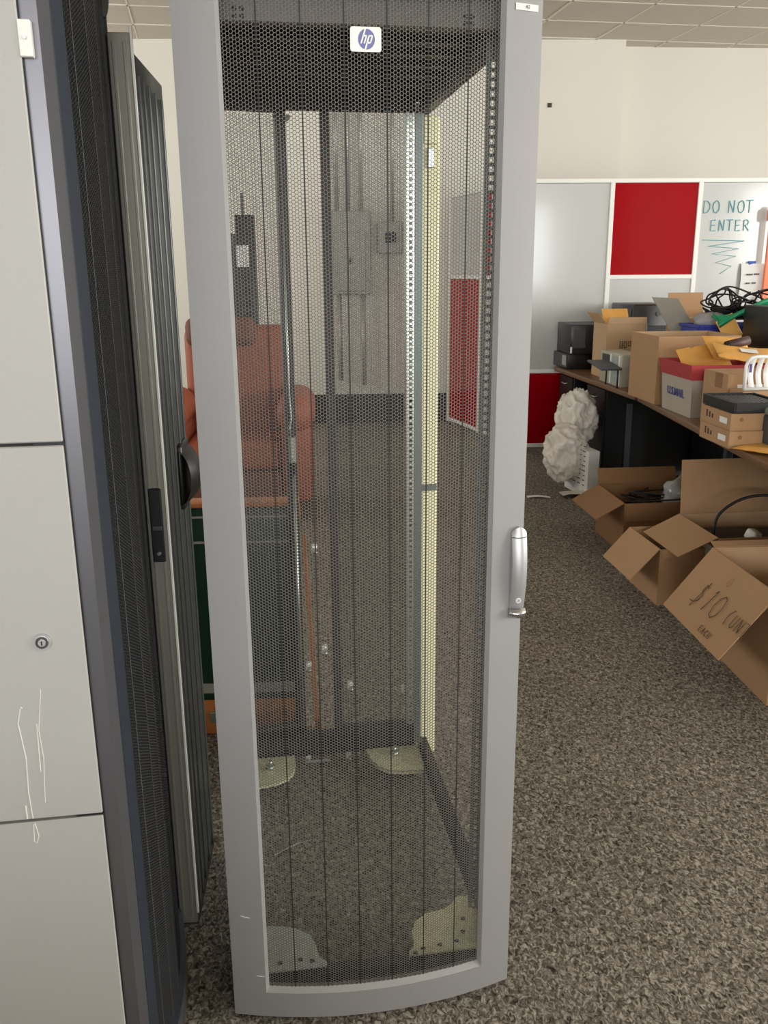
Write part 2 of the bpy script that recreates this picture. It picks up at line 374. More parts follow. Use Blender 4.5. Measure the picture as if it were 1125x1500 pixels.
# ------------------------------------------------------------------ perforated sheet of hexagonal holes (one mesh, arrays)
PV, PU0 = 0.0060, 0.0060 * math.sqrt(3) / 2
def hexsheet(name, nodes, z0, z1, mats, parent, depth=0.0011, ratio=0.835, strip=0.0007):
    """nodes: polyline in (u, v); one flat facet between each pair, joined by plain unperforated strips"""
    Rr = PV / math.sqrt(3); ang = np.arange(6) * PI / 3
    V = []; F = []; MI = []; base = 0
    for (a, b) in zip(nodes[:-1], nodes[1:]):
        a = np.array(a, float); b = np.array(b, float); L_ = np.linalg.norm(b - a); e = (b - a) / L_; nrm = np.array([-e[1], e[0]])  # nrm points to +v (back)
        n = max(1, round((L_ - 2 * strip) / PU0)); PU = (L_ - 2 * strip) / n; kx = PU / PU0; off = (L_ - (n - 1) * PU) / 2
        nz = int((z1 - z0) / PV)
        ii, jj = np.meshgrid(np.arange(n), np.arange(nz), indexing='ij')
        s_ = off + ii.ravel() * PU; z_ = z0 + (jj.ravel() + 0.5 + 0.5 * (ii.ravel() % 2)) * PV
        cnt = len(s_)
        so = s_[:, None] + kx * Rr * np.cos(ang); zo = z_[:, None] + Rr * np.sin(ang)
        si = s_[:, None] + kx * Rr * ratio * np.cos(ang); zi = z_[:, None] + Rr * ratio * np.sin(ang)
        def P(s2, z2, dv):
            xy = a[None, None, :] + s2[..., None] * e + dv * nrm
            return np.concatenate([xy, z2[..., None]], -1)
        layers = [P(so, zo, 0.0), P(si, zi, 0.0)]
        if depth: layers.append(P(si, zi, depth))
        v = np.stack(layers, 1).reshape(-1, 3)        # per hole: 6 outer, 6 inner, 6 back
        k = np.arange(6); k2 = (k + 1) % 6
        q = [np.stack([k, k2, 6 + k2, 6 + k], -1)]
        if depth: q.append(np.stack([6 + k, 6 + k2, 12 + k2, 12 + k], -1))
        q = np.concatenate(q, 0); per = 18 if depth else 12
        f = (np.arange(cnt)[:, None, None] * per + q[None]) + base
        V.append(v); F.append(f.reshape(-1, 4)); MI.append(np.zeros(cnt * len(q), np.int32)); base += len(v)
        # side strips of the facet
        for sa, sb in ((0, off - PU * 0.40), (off + (n - 1) * PU + PU * 0.40, L_)):
            p = [a + e * sa - nrm * .0001, a + e * sb - nrm * .0001]
            v = np.array([[*p[0], z0], [*p[1], z0], [*p[1], z1 + PV], [*p[0], z1 + PV]]); V.append(v)
            F.append(np.array([[0, 1, 2, 3]]) + base); MI.append(np.ones(1, np.int32)); base += 4
    V = np.concatenate(V).astype(np.float32); F = np.concatenate(F).astype(np.int32); MI = np.concatenate(MI)
    me = bpy.data.meshes.new(name); me.vertices.add(len(V)); me.vertices.foreach_set('co', V.ravel())
    me.loops.add(F.size); me.loops.foreach_set('vertex_index', F.ravel())
    me.polygons.add(len(F)); me.polygons.foreach_set('loop_start', np.arange(0, F.size, 4, dtype=np.int32))
    me.polygons.foreach_set('loop_total', np.full(len(F), 4, np.int32)); me.polygons.foreach_set('material_index', MI)
    for mt in mats: me.materials.append(mt)
    me.update(calc_edges=True)
    o = bpy.data.objects.new(name, me); C.objects.link(o); o.parent = parent; return o

# ------------------------------------------------------------------ bowed rack door (used by two racks)
DW, DB = 0.598, 0.045
def bow(u): return -DB * (1 - (2 * u / DW - 1) ** 2)
ZT, ZB = 2.03, 0.012
OL, OR_, OT, OB = 0.068, 0.532, 1.982, 0.072
def door_frame(mb, gp_=None, ip_=None):
    grey_paint = gp_ or MATS['grey_paint']; reveal_paint = ip_ or MATS['reveal_paint']
    def stile(u0, u1, inner):
        us = [u0 + (u1 - u0) * k / 5 for k in range(6)]
        out = [(u, bow(u), ZB) for u in us] + [(u1, .022, ZB), (u0, .022, ZB)]
        mb.prism(out, (0, 0, ZT - ZB), grey_paint)
    stile(0, OL, 1); stile(OR_, DW, -1)
    # chamfered reveals beside the opening
    for u, sgn in ((OL, 1), (OR_, -1)):
        mb.prism([(u, bow(u) + .0008, OB), (u + sgn * .007, bow(u + sgn * .007) + .012, OB), (u, bow(u) + .014, OB)], (0, 0, OT - OB), reveal_paint)
    n = 24
    for z0, z1, zc, zs in ((ZB, OB, OB, 1), (OT, ZT, OT, -1)):
        us = [OL + (OR_ - OL) * k / n for k in range(n + 1)]
        out = [(u, bow(u), z0) for u in us] + [(u, .022 if 0 else bow(u) + .03, z0) for u in us[::-1]]
        mb.prism(out, (0, 0, z1 - z0), grey_paint)
        for ua, ub in zip(us[:-1], us[1:]):
            a0 = (ua, bow(ua) + .0008, zc); b0 = (ub, bow(ub) + .0008, zc)
            a1 = (ua, bow(ua) + .012, zc + zs * .009); b1 = (ub, bow(ub) + .012, zc + zs * .009)
            a2 = (ua, bow(ua) + .014, zc); b2 = (ub, bow(ub) + .014, zc)
            mb.poly([a0, b0, b1, a1], reveal_paint); mb.poly([a1, b1, b2, a2], reveal_paint)
def build_front_door(parent, mats_mesh):
    mb = MB(grey_paint, reveal_paint); door_frame(mb); door = mb.build('front_door', parent)
    n = 7; u0, u1 = OL - .006, OR_ + .006
    nodes = [(u0 + (u1 - u0) * k / n, bow(u0 + (u1 - u0) * k / n) + .011) for k in range(n + 1)]
    sheet = hexsheet('mesh_panel', nodes, OB - .006, OT + .006, mats_mesh, door)
    sheet['kind'] = 'stuff'; sheet['label'] = 'perforated steel mesh panel in seven vertical facets'
    return door, sheet
def square_hole_rail(name, parent, mt, u0, u1, v, z0, z1, pitch=.0159, hole=.0095, flange=.03, side=1):
    mb = MB(mt); uc = (u0 + u1) / 2; n = int((z1 - z0) / pitch); th = .0018
    mb.box(u0, uc - hole / 2, v, v + th, z0, z1); mb.box(uc + hole / 2, u1, v, v + th, z0, z1)
    for k in range(n + 1):
        za = z0 + k * pitch; mb.box(uc - hole / 2, uc + hole / 2, v, v + th, za - (pitch - hole) / 2, za + (pitch - hole) / 2)
    uf = u1 if side > 0 else u0
    mb.box(uf - th, uf + th, v, v + flange, z0, z1)
    return mb.build(name, parent)

# ------------------------------------------------------------------ the main rack
RZ = math.atan2(.149, .989)
rack = thing('server_rack', 'empty grey server rack with bowed perforated front door, standing in the middle', 'server rack', (-.325, 1.503, 0), RZ)
door, sheet = build_front_door(rack, [mesh_paint, crease_black])
door['label'] = 'bowed grey front door frame'
# badge
uc, zc = .2997, 1.884; vb = bow(uc) + .009
mb = MB(badge_white)
def rrect(cu, cz, w_, h_, r, v, n=5):
    pts = []
    for sx, sz, a0 in ((1, 1, 0), (-1, 1, 90), (-1, -1, 180), (1, -1, 270)):
        for k in range(n + 1):
            a = R(a0 + 90 * k / n); pts.append((cu + sx * (w_ / 2 - r) + r * math.cos(a), v, cz + sz * (h_ / 2 - r) + r * math.sin(a)))
    return pts
mb.prism(rrect(uc, zc, .049, .0355, .004, vb), (0, -.003, 0), badge_white)
rb = .0133; vv = vb - .0032
circ = [(uc + .001 + rb * math.cos(2 * PI * k / 40), vv, zc + rb * 1.1 * math.sin(2 * PI * k / 40)) for k in range(40)]
mb.prism(circ, (0, -.0006, 0), badge_blue)
def slab(pts, v=None): mb.prism([(uc + .001 + x, vv - .0008, zc + z) for x, z in pts], (0, -.0005, 0), badge_white)
sl = .0045 / .0135   # slant
def bar(x, z0, z1, w_): slab([(x + sl * z0 - w_ / 2, z0), (x + sl * z0 + w_ / 2, z0), (x + sl * z1 + w_ / 2, z1), (x + sl * z1 - w_ / 2, z1)])
bar(-.0066, -.0062, .0166, .0024)            # h stem
bar(-.0016, -.0062, .0040, .0022)            # h leg
slab([(-.0052, .0034), (-.0048, .0058), (.0002, .0058), (.0006, .0034)])
bar(.0026, -.0166, .0058, .0024)             # p stem
bar(.0078, -.0052, .0050, .0022)             # p bowl
slab([(.0034, .0036), (.0040, .0058), (.0098, .0058), (.0098, .0036)])
slab([(.0006, -.0062), (.0010, -.0040), (.0068, -.0040), (.0060, -.0062)])
b = mb.build('badge', door); b['label'] = 'white hp badge with a blue disc'
# asset label
mb = MB(white_paper); mb.prism([(.548, bow(.548) - .001, 1.940), (.589, bow(.589) - .001, 1.940), (.589, bow(.589) - .001, 1.950), (.548, bow(.548) - .001, 1.950)], (0, -.0006, 0), white_paper)
mb2 = mb.build('asset_label', door)
text_mesh('label_lettering', '42', .0075, ink, door, Matrix.Translation((.569, bow(.569) - .0035, 1.945)) @ Matrix.Rotation(PI / 2, 4, 'X') @ Matrix.Identity(4), .0001)
# swing handle with chrome lip
def handle(parent, uc=.5855, z0=.884, z1=1.066, wd=.029):
    mb = MB(silver)
    vs0 = bow(uc) 
    def prof(t):  # bulge outwards along the height
        return vs0 - .010 - .016 * math.sin(PI * min(1, max(0, (t * .9 + .05))))
    nz, nu = 26, 8
    def pt(s_, t):
        z = z0 + .016 + (z1 - z0 - .016) * t
        if t > .93: z -= .010 * (2 * s_ - 1) ** 2 * ((t - .93) / .07)
        return Vector((uc + (s_ - .5) * wd, prof(t) + .006 * (2 * s_ - 1) ** 2, z))
    mb.grid(nu, nz, lambda u, v: pt(u, v), silver)
    back = vs0 + .001
    for s_ in (0, 1):
        for k in range(nz):
            a, b_ = pt(s_, k / nz), pt(s_, (k + 1) / nz)
            mb.poly([a, b_, (b_.x, back, b_.z), (a.x, back, a.z)], silver)
    top = [pt(k / nu, 1) for k in range(nu + 1)]
    mb.poly(top + [(p.x, back, p.z) for p in top[::-1]], silver)
    # seam near the top
    mb.tube([pt(k / nu, .885) + Vector((0, -.0004, 0)) for k in range(nu + 1)], .0007, black_steel, 4)
    # keyhole boss
    c = pt(.5, .13); mb.tube([c + Vector((0, .002, 0)), c + Vector((0, -.0018, 0))], .0052, bright_edge, 16); mb.tube([c + Vector((0, -.0015, 0)), c + Vector((0, -.0022, 0))], .0034, silver, 16)
    h = mb.build('handle', parent)
    mb = MB(chrome)
    mb.grid(8, 8, lambda u, v: (uc + (u - .5) * (wd + .003), vs0 - .012 - .012 * math.sin(PI * v * .75 + .3) + .006 * (2 * u - 1) ** 2, z0 - .001 + .020 * v), chrome)
    mb.box(uc - wd / 2, uc + wd / 2, vs0 - .016, vs0 + .001, z0 + .001, z0 + .016, chrome, .003, 2)
    mb.build('handle_foot', parent)['label'] = 'chrome lower lip of the handle'
    mb = MB(black_steel); mb.box(uc - wd / 2 - .005, uc - wd / 2 + .002, vs0 - .004, vs0 + .003, z0 + .004, z1 - .02, None, .001); mb.build('handle_recess', parent)
handle(door)
# scratches on the left stile
mb = MB(bright_edge)
for u0, z0, u1, z1 in ((.024, .262, .042, .258), (.050, .115, .066, .114)):
    mb.tube([(u0, bow(u0) - .0003, z0), (u1, bow(u1) - .0003, z1)], .0007, None, 4)
stuff(mb.build('scratch', door))
# cabinet: roof, beams, posts
mb = MB(black_steel); mb.box(.002, .598, .045, 1.0, 1.975, 2.0, black_steel, .003)
for k in range(9): mb.box(.02, .58, .12 + k * .1, .135 + k * .1, 1.965, 1.976, black_steel)
roof = mb.build('roof', rack)
mb = MB(mesh_paint); mb.box(.03, .57, .062, .085, 1.928, 1.975, mesh_paint, .002)
for u in (.104, .489):
    for dx, dz in ((-.006, -.005), (.006, -.005), (-.006, .006), (.006, .006)): mb.tube([(u + dx, .0625, 1.941 + dz), (u + dx, .0612, 1.941 + dz)], .0042, black_steel, 12)
mb.build('front_top_beam', rack)['label'] = 'grey top beam with clusters of round holes'
mb = MB(black_steel); mb.box(.03, .57, .96, .985, 1.945, 1.975, None, .002); mb.build('rear_top_beam', rack)
mb = MB(black_steel); mb.box(.03, .57, .045, .075, 0.018, .045, None, .002); mb.build('front_base_beam', rack)
mb = MB(black_steel); mb.box(.03, .57, .935, .975, 0.05, .12, None, .002); mb.build('rear_base_beam', rack)
for u0, u1 in ((.0, .03), (.574, .60)):
    mb = MB(black_steel); mb.box(u0, u1, .08, .94, .03, .09, None, .002); mb.build('side_base_beam', rack)
    mb = MB(black_steel); mb.box(u0, u1, .08, .94, 1.935, 1.975, None, .002)
    if u0 > .1:
        mb.box(.570, .574, .14, .86, 1.94, 1.975, black_steel)
        for k in range(10): mb.box(.566, .570, .16 + k * .022, .172 + k * .022, 1.948, 1.958, zinc)  # bright bars stand in for side light coming through slots
    mb.build('side_top_beam', rack)
    mb = MB(black_steel); mb.box(u0, u1, .045, .08, .02, 1.975, None, .002); mb.build('corner_post', rack)
mb = MB(black_steel); mb.box(0, .028, .95, .985, .02, 1.975, None, .002); mb.build('corner_post', rack)
mb = MB(lit_post_cream); mb.box(.566, .628, .925, .965, .03, 1.93, None, .003)
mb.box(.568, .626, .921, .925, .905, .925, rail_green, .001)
p_ = mb.build('corner_post', rack); p_['label'] = 'rear right post, the light it catches painted as pale cream'
mb = MB(cream_zinc); mb.box(.582, .620, .915, .924, 1.86, 1.93, None, .002); mb.box(.59, .61, .912, .916, 1.80, 1.85, zinc, .002); mb.build('post_bracket', rack)
r = square_hole_rail('mounting_rail', rack, zinc, .540, .566, .13, .10, 1.93, side=1); r['label'] = 'zinc mounting rail with square holes, front right'
r = square_hole_rail('mounting_rail', rack, zinc, .528, .549, .875, .17, 1.93, side=-1); r['label'] = 'zinc mounting rail with square holes, rear right'
mb = MB(rail_green); mb.box(.549, .572, .872, .90, .10, 1.93, None, .002); mb.build('rail_channel', rack)
mb = MB(rail_green); mb.box(.5685, .576, .11, .16, .10, 1.93, None, .001); mb.build('rail_channel', rack)
mb = MB(rail_green); mb.box(.015, .028, .13, .16, .10, 1.93, None, .001); mb.build('rail_channel', rack)
# caster plates with casters below
def plate(pts, mt, holes, cast):
    mb = MB(mt); mb.prism([(u, v, .058) for u, v in pts], (0, 0, .004), mt)
    # turned-down lip at the free edge
    for (a, b_) in zip(pts[:-1], pts[1:]): mb.prism([(a[0], a[1], .050), (b_[0], b_[1], .050), (b_[0], b_[1], .062), (a[0], a[1], .062)], (0.0008, .0008, 0), mt)
    for u, v in holes: mb.tube([(u, v, .0625), (u, v, .0632)], .0055, black_steel, 12)
    p = mb.build('caster_plate', rack)
    u, v = cast
    mb = MB(rubber); mb.tube([(u - .011, v, .025), (u + .011, v, .025)], .025, None, 16); mb.box(u - .014, u + .014, v - .012, v + .012, .04, .058, zinc, .002); mb.build('caster', rack)
    return p
plate([(.202, .048), (.200, .062), (.186, .075), (.181, .113), (.168, .148), (.142, .169), (.110, .182), (.075, .188), (.03, .188), (.03, .048)], pale_zinc, [(.10, .07), (.145, .073), (.17, .066)], (.07, .11))
plate([(.386, .048), (.386, .060), (.400, .072), (.404, .120), (.418, .151), (.45, .172), (.49, .178), (.515, .195), (.532, .215), (.57, .215), (.57, .048)], cream_zinc, [(.42, .063), (.46, .068), (.50, .073), (.52, .10), (.53, .14), (.40, .052)], (.52, .11))
plate([(.177, .925), (.177, .88), (.168, .83), (.150, .80), (.11, .782), (.03, .765), (.03, .925)], cream_zinc, [(.09, .86)], (.075, .85))
plate([(.402, .925), (.412, .86), (.430, .82), (.46, .792), (.50, .782), (.57, .778), (.57, .925)], cream_zinc, [(.49, .88)], (.53, .85))
for u, v in ((.10, .86), (.49, .88)):
    mb = MB(zinc); mb.tube([(u, v, .062), (u, v, .074)], .013, None, 6); mb.tube([(u, v, .074), (u, v, .09)], .006, None, 10); mb.build('bolt', rack)
# rear doors: a narrow left leaf ajar, a right leaf closed
def leaf(W, name, z0=.09, z1=1.955, ml=.012, mr=.030):
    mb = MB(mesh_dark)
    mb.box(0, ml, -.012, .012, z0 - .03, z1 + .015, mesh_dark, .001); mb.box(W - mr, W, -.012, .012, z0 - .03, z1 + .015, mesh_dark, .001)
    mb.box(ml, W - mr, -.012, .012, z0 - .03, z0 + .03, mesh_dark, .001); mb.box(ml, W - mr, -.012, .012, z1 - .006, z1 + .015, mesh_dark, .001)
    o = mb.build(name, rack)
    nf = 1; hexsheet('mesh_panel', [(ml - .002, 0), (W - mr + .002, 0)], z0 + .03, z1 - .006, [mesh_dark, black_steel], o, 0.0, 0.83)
    return o
l1 = leaf(.225, 'rear_door', ml=.012, mr=.028); l1.location = (.0, .99, 0); l1.rotation_euler = (0, 0, R(13)); l1['label'] = 'narrow left rear door leaf, ajar'
l2 = leaf(.287, 'rear_door', ml=.026, mr=.014); l2.location = (.311, .99, 0); l2['label'] = 'right rear door leaf, closed'
mb = MB(zinc)
x_ = .205
mb.tube([(x_, -.022, 1.92), (x_, -.022, 1.18), (x_ + .004, -.022, 1.12), (x_ - .002, -.022, 1.09), (x_ - .002, -.022, 1.06)], .003, None, 8)
mb.tube([(x_ + .006, -.022, .95), (x_ + .006, -.022, .03)], .004, None, 8)
mb.build('latch_rod', l1)['label'] = 'long galvanised latch rod'
mb = MB(zinc); mb.box(x_ - .006, x_ + .014, -.030, -.012, .985, 1.065, None, .003); mb.box(x_ - .002, x_ + .012, -.024, -.012, .94, .985, black_steel, .002)
mb.tube([(x_ + .004, -.030, 1.0), (x_ + .004, -.038, 1.0)], .005, None, 10); mb.build('latch', l1)
mb = MB(panel_grey); 
mb.prism([(.218 + .026 * math.cos(R(a)), -.0, 1.945 + .020 * math.sin(R(a))) for a in range(180, 361, 15)], (0, .004, 0)); mb.build('latch_keeper', l1)
for u, z in ((.263, .734), (.286, .405), (.235, .351), (.224, .03), (.355, .03), (.364, .274), (.537, .247)):
    mb = MB(zinc); mb.box(u - .012, u + .006, .953, .97, z - .016, z + .012, bright_edge, .003, 2); mb.tube([(u, .955, z - .004), (u, .943, z - .014)], .006, None, 8); mb.build('door_catch', rack)
mb = MB(silver); mb.box(.21, .29, .933, .937, .025, .034, None, .001); mb.build('rating_label', rack)
mb = MB(zinc); mb.tube([(.10 + .034 * k, .52 + .05 * math.sin(k * .5), .006) for k in range(9)], .0012, None, 4)
tag(mb.build('loose_wire', None, (-.325, 1.503, 0), (0, 0, RZ)), 'thin pale wire lying on the carpet inside the empty rack', 'wire')

# ------------------------------------------------------------------ second rack at the left edge: side panels toward us, bowed door facing right
rb_ = thing('server_rack', 'pale grey server rack cut by the left edge, keylock and scratches on its side panel', 'server rack', (-.437, 1.222, 0), PI / 2 + RZ)
# local: u runs away along its door, v runs to the left, side panels stand at u = 0
for z0, z1, nm in ((.06, .694, 'lower'), (.699, 1.299, 'middle'), (1.304, 1.98, 'upper')):
    mb = MB(panel_paint); mb.box(.0, .018, .019, .98, z0, z1, None, .0016, 1); sp = mb.build('side_panel', rb_); sp['label'] = nm + ' pale grey side panel section'
    if nm == 'middle':
        mb = MB(silver); zc = 1.001; vc = .079
        mb.tube([(.001, vc, zc), (-.003, vc, zc)], .0135, silver, 28); mb.tube([(-.002, vc, zc), (-.0045, vc, zc)], .0095, chrome, 24); mb.tube([(-.004, vc, zc), (-.0055, vc, zc)], .0055, silver, 20)
        mb.box(-.0060, -.0052, vc - .0009, vc + .0009, zc - .004, zc + .003, black_steel); mb.build('keylock', sp)
        mb = MB(bright_edge)
        for ln, r_ in (([(.123, .894), (.129, .869), (.124, .809), (.127, .749), (.1255, .701)], .0009), ([(.090, .923), (.1, .855), (.098, .807), (.104, .728)], .0006), ([(.134, .725), (.134, .701)], .0013), ([(.102, .866), (.105, .783)], .0008), ([(.120, .894), (.1225, .896)], .0009)):
            mb.tube([(-.0002, v, z) for v, z in ln], r_, None, 4)
        stuff(mb.build('scratch', sp))
    if nm == 'lower':
        mb = MB(bright_edge); mb.tube([(-.0002, .1235, .692), (-.0002, .120, .668), (-.0002, .124, .656), (-.0002, .128, .659), (-.0002, .1255, .691)], .0008, None, 4); stuff(mb.build('scratch', sp))
mb = MB(rubber); us = [.074 + .45 * k / 10 for k in range(11)]
mb.prism([(u + .010, bow(u) + .012, .08) for u in us] + [(u + .010, bow(u) + .016, .08) for u in us[::-1]], (0, 0, 1.9), rubber); mb.build('added_dark_backing', rb_)  # dark sheet added behind the mesh to stop light showing through
mb = MB(black_steel); mb.box(.02, .57, .06, .99, .04, 1.99, None, .003); mb.build('body', rb_)['label'] = 'black rack interior body behind the door'
mb = MB(black_steel); mb.box(.004, .03, .018, .06, .03, 1.985, None); mb.build('corner_post', rb_)
# copy of the front door and its mesh panel, sharing mesh data except for darker paint
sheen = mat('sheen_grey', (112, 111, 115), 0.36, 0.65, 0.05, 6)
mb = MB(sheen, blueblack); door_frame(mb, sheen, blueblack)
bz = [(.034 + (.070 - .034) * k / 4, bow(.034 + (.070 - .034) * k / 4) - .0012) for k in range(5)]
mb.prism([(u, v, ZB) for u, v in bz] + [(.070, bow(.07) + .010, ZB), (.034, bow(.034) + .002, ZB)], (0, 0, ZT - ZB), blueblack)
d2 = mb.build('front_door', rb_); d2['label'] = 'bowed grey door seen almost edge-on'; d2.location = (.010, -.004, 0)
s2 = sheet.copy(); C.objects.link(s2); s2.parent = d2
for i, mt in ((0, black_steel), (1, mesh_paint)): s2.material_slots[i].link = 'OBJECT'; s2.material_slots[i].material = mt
mb = MB(frame_white); mb.box(-.002, .016, .004, .020, 1.800, 1.843, None, .001); mb.tube([(-.0025, .012, 1.822), (-.004, .012, 1.822)], .0025, silver, 10); mb.build('hinge_bracket', rb_)['label'] = 'white hinge bracket with a screw'

# ------------------------------------------------------------------ loose split door standing behind the left rack
t = thing('rack_half_door', 'narrow dark grey loose rack door with pale edge and black bulging handle', 'door', (-.452, 1.752, 0), R(93.8))
mb = MB(pale_edge); mb.box(0, .02, .002, .044, .03, 1.955, pale_edge, .002); mb.box(-.004, 0.0, .010, .016, .05, 1.94, pale_edge, .001); mb.box(-.003, 0.0, .030, .036, .05, 1.94, pale_edge, .001)
mb.build('edge_channel', t)
mb = MB(bright_edge); mb.box(-.0035, .002, -.0025, .0025, .06, 1.965, None, .0008); mb.build('edge_glint', t)  # white strip imitates light caught along the door's corner edge
mb = MB(smoke_face); mb.box(.004, .305, .0, .04, .02, 1.925, smoke_face, .004, 2)
for k, s_ in enumerate((.03, .075, .13, .2, .27)): mb.box(s_, s_ + .012, -.004, .002, .05, 1.89, smoke_face, .0015, 1)
mb.build('face_panel', t)
mb = MB(black_steel); mb.box(-.006, .001, .010, .036, .945, 1.105, black_steel, .002)
mb.box(-.009, -.004, .013, .032, 1.015, 1.025, darkgrey_plastic, .001); mb.tube([(-.006, .022, .965), (-.011, .022, .965)], .004, zinc, 10)
mb.build('latch_recess', t)
mb = MB(dark_plastic); hs = []
prof = [(.20, 1.24), (.205, 1.262), (.24, 1.262), (.275, 1.24), (.295, 1.18), (.295, 1.13), (.26, 1.07), (.22, 1.02), (.19, 1.08)]
mb.grid(14, 6, lambda a, b_: (.16 + .13 * b_, .004 - .050 * (math.sin(PI * min(1, a)) ** .45) * (.35 + .65 * math.sin(PI * (.15 + .75 * b_))), 1.02 + .13 * a), dark_plastic)
mb.box(.17, .28, -.01, .004, 1.01, 1.16, dark_plastic, .006, 2)
mb.build('handle', t)['label'] = 'black bulging handle'

# ------------------------------------------------------------------ recliner, green cabinet and wood behind the racks
t = thing('recliner', 'large rust brown padded recliner behind the green board', 'armchair', (-.97, 5.75, 0), R(4))
mb = MB(leather); mb.box(-.34, .34, .10, .34, .42, 1.19, None, .07, 4); mb.build('backrest', t)
mb = MB(leather_dark); mb.box(-.32, .14, .04, .20, 1.06, 1.25, None, .06, 4); mb.build('headrest', t)
mb = MB(leather); mb.box(-.30, .30, -.42, .14, .32, .52, None, .06, 4); mb.build('seat_cushion', t)
for sx in (-1, 1):
    mb = MB(leather); x = sx * .40
    mb.box(x - .10, x + .10, -.46, .20, .12, .62, None, .05, 3); mb.box(x - .12, x + .12, -.50, .22, .56, .80, None, .11, 5); mb.build('armrest', t)
mb = MB(leather_dark); mb.box(-.30, .30, -.48, .22, .08, .32, None, .03, 3); mb.build('footrest', t)
mb = MB(orange_wood)
for x, y in ((-.38, -.4), (.38, -.4), (-.38, .2), (.38, .2)): mb.box(x - .03, x + .03, y - .03, y + .03, 0, .12, None, .005)
stuff(mb.build('feet', t))
t = thing('green_board', 'dark green board with orange wooden base standing behind the racks', 'board', (-.70, 2.68, 0), R(2))
mb = MB(green_paint); mb.box(-.16, .415, 0, .06, .13, .81, None, .006, 2); mb.build('face_panel', t)
mb = MB(orange_wood); mb.box(-.17, .425, -.01, .07, .81, .825, None, .004, 2); mb.build('top', t)
mb = MB(conduit); mb.box(-.15, .405, -.006, 0, .775, .782, None, .001); mb.build('trim_strip', t)
mb = MB(conduit); mb.box(-.15, .405, -.006, 0, .690, .697, None, .001); mb.build('trim_strip', t)
mb = MB(panel_grey); mb.box(-.155, .41, -.008, .0, .16, .195, None, .002); mb.build('kick_strip', t)
mb = MB(orange_wood); mb.box(-.16, .415, .0, .07, 0, .13, None, .005); mb.build('wooden_base', t)
mb = MB(zinc); mb.box(.10, .13, -.012, 0, .05, .09, None, .003); mb.build('base_catch', t)
mb = MB(orange_wood); mb.prism([(-.262, 2.655, .72), (-.252, 2.655, .73), (-.216, 2.60, .0), (-.232, 2.60, .0)], (0, .012, 0), orange_wood)
mb.build('wooden_strip'); tag(bpy.data.objects['wooden_strip'], 'thin orange wooden strip leaning between the rear doors of the rack', 'strip')
# black power strips on a stand behind the recliner
t = thing('power_strip', 'tall black power strip with white label standing left behind the rack', 'power strip', (-1.0, 6.6, 0), R(6))
mb = MB(dark_plastic); mb.box(-.06, .085, 0, .06, 0.02, 1.93, None, .006, 2); mb.build('body', t)
mb = MB(darkgrey_plastic); mb.box(-.01, .01, .01, .03, 1.93, 2.08, None, .003); mb.box(-.10, -.058, .0, .04, .9, 1.80, dark_plastic, .004); mb.build('mounting_arm', t)
mb = MB(white_paper); mb.box(-.06, .03, -.002, .0, 1.57, 1.72, None, .0005); mb.build('label_sticker', t)
for k in range(12):
    mb = MB(rubber); mb.box(-.018, .04, -.004, 0.0, 1.52 - k * .09 - .05, 1.52 - k * .09, None, .002); mb.build('outlet', t)
mb = MB(black_steel); mb.box(-.12, .12, -.10, .14, 0, .02, None, .005); mb.build('base', t)

# ------------------------------------------------------------------ desks
def drawer_handle(mb, x, y, z, L_=.11):
    mb.tube([(x, y - L_ / 2, z + .008), (x - .022, y - L_ / 2 + .01, z), (x - .022, y + L_ / 2 - .01, z), (x, y + L_ / 2, z + .008)], .004, None, 6)
def desk(label, loc, rz, L_, peds, W=.76):
    """local x: depth away from the aisle, y: along the row; drawer side faces -x"""
    t = thing('desk', label, 'desk', loc, rz)
    if len(peds) > 1:
        mb = MB(slate); mb.box(.20, .245, peds[0][0] - .012, peds[0][0], .03, .60, None, .003); mb.build('side_trim', t)
    mb = MB(desk_wood); mb.box(0, W, 0, L_, .715, .75, None, .004, 2); mb.build('worktop', t)
    mb = MB(desk_black); mb.box(W - .05, W - .03, .02, L_ - .02, .12, .715); mb.build('modesty_panel', t)
    for y0, y1, nd in peds:
        mb = MB(desk_black); mb.box(.05, W - .06, y0, y1, .05, .715, None, .004); mb.build('pedestal', t)
        zs = [.70, .50, .09] if nd == 2 else [.70, .52, .32, .09]
        for za, zb in zip(zs[:-1], zs[1:]):
            mb = MB(desk_black); mb.box(.036, .052, y0 + .012, y1 - .012, zb + .008, za - .004, None, .003); d = mb.build('drawer', t)
            mb = MB(zinc); drawer_handle(mb, .036, (y0 + y1) / 2, za - (.07 if nd == 2 else .06)); mb.build('drawer_handle', d)
        mb = MB(rubber); 
        for yy in (y0 + .04, y1 - .04):
            for xx in (.09, W - .1): mb.tube([(xx, yy, 0), (xx, yy, .05)], .018, None, 8)
        stuff(mb.build('feet', t))
    return t
desk('far wooden desk with black drawers, its end against the partition', (1.625, 5.62, 0), R(6.2), 1.74, [(.62, 1.02, 2), (1.36, 1.70, 3)])
dk = desk('near wooden desk with a black modesty panel, piled with boxes', (1.575, 2.3, 0), R(-1.0), 3.28, [])
mb = MB(desk_black); mb.box(.62, .64, .05, 3.2, .10, .715); mb.build('front_panel', dk)
mb = MB(slate); mb.box(.56, .60, 3.17, 3.22, 0, .715, None, .004); mb.build('leg', dk)
mb = MB(slate); mb.box(.05, .09, .04, .09, 0, .715, None, .004); mb.build('leg', dk)
mb = MB(slate); mb.box(.62, .66, 3.17, 3.22, 0, .715, None, .004); mb.build('leg', dk)
mb = MB(slate); mb.box(.62, .66, .04, .09, 0, .715, None, .004); mb.build('leg', dk)
t = thing('table', 'second wooden table behind the desks carrying crates and cables', 'table', (2.43, 2.6, 0), R(.5))
mb = MB(desk_wood); mb.box(0, .8, 0, 4.6, .715, .75, None, .004, 2); mb.build('tabletop', t)
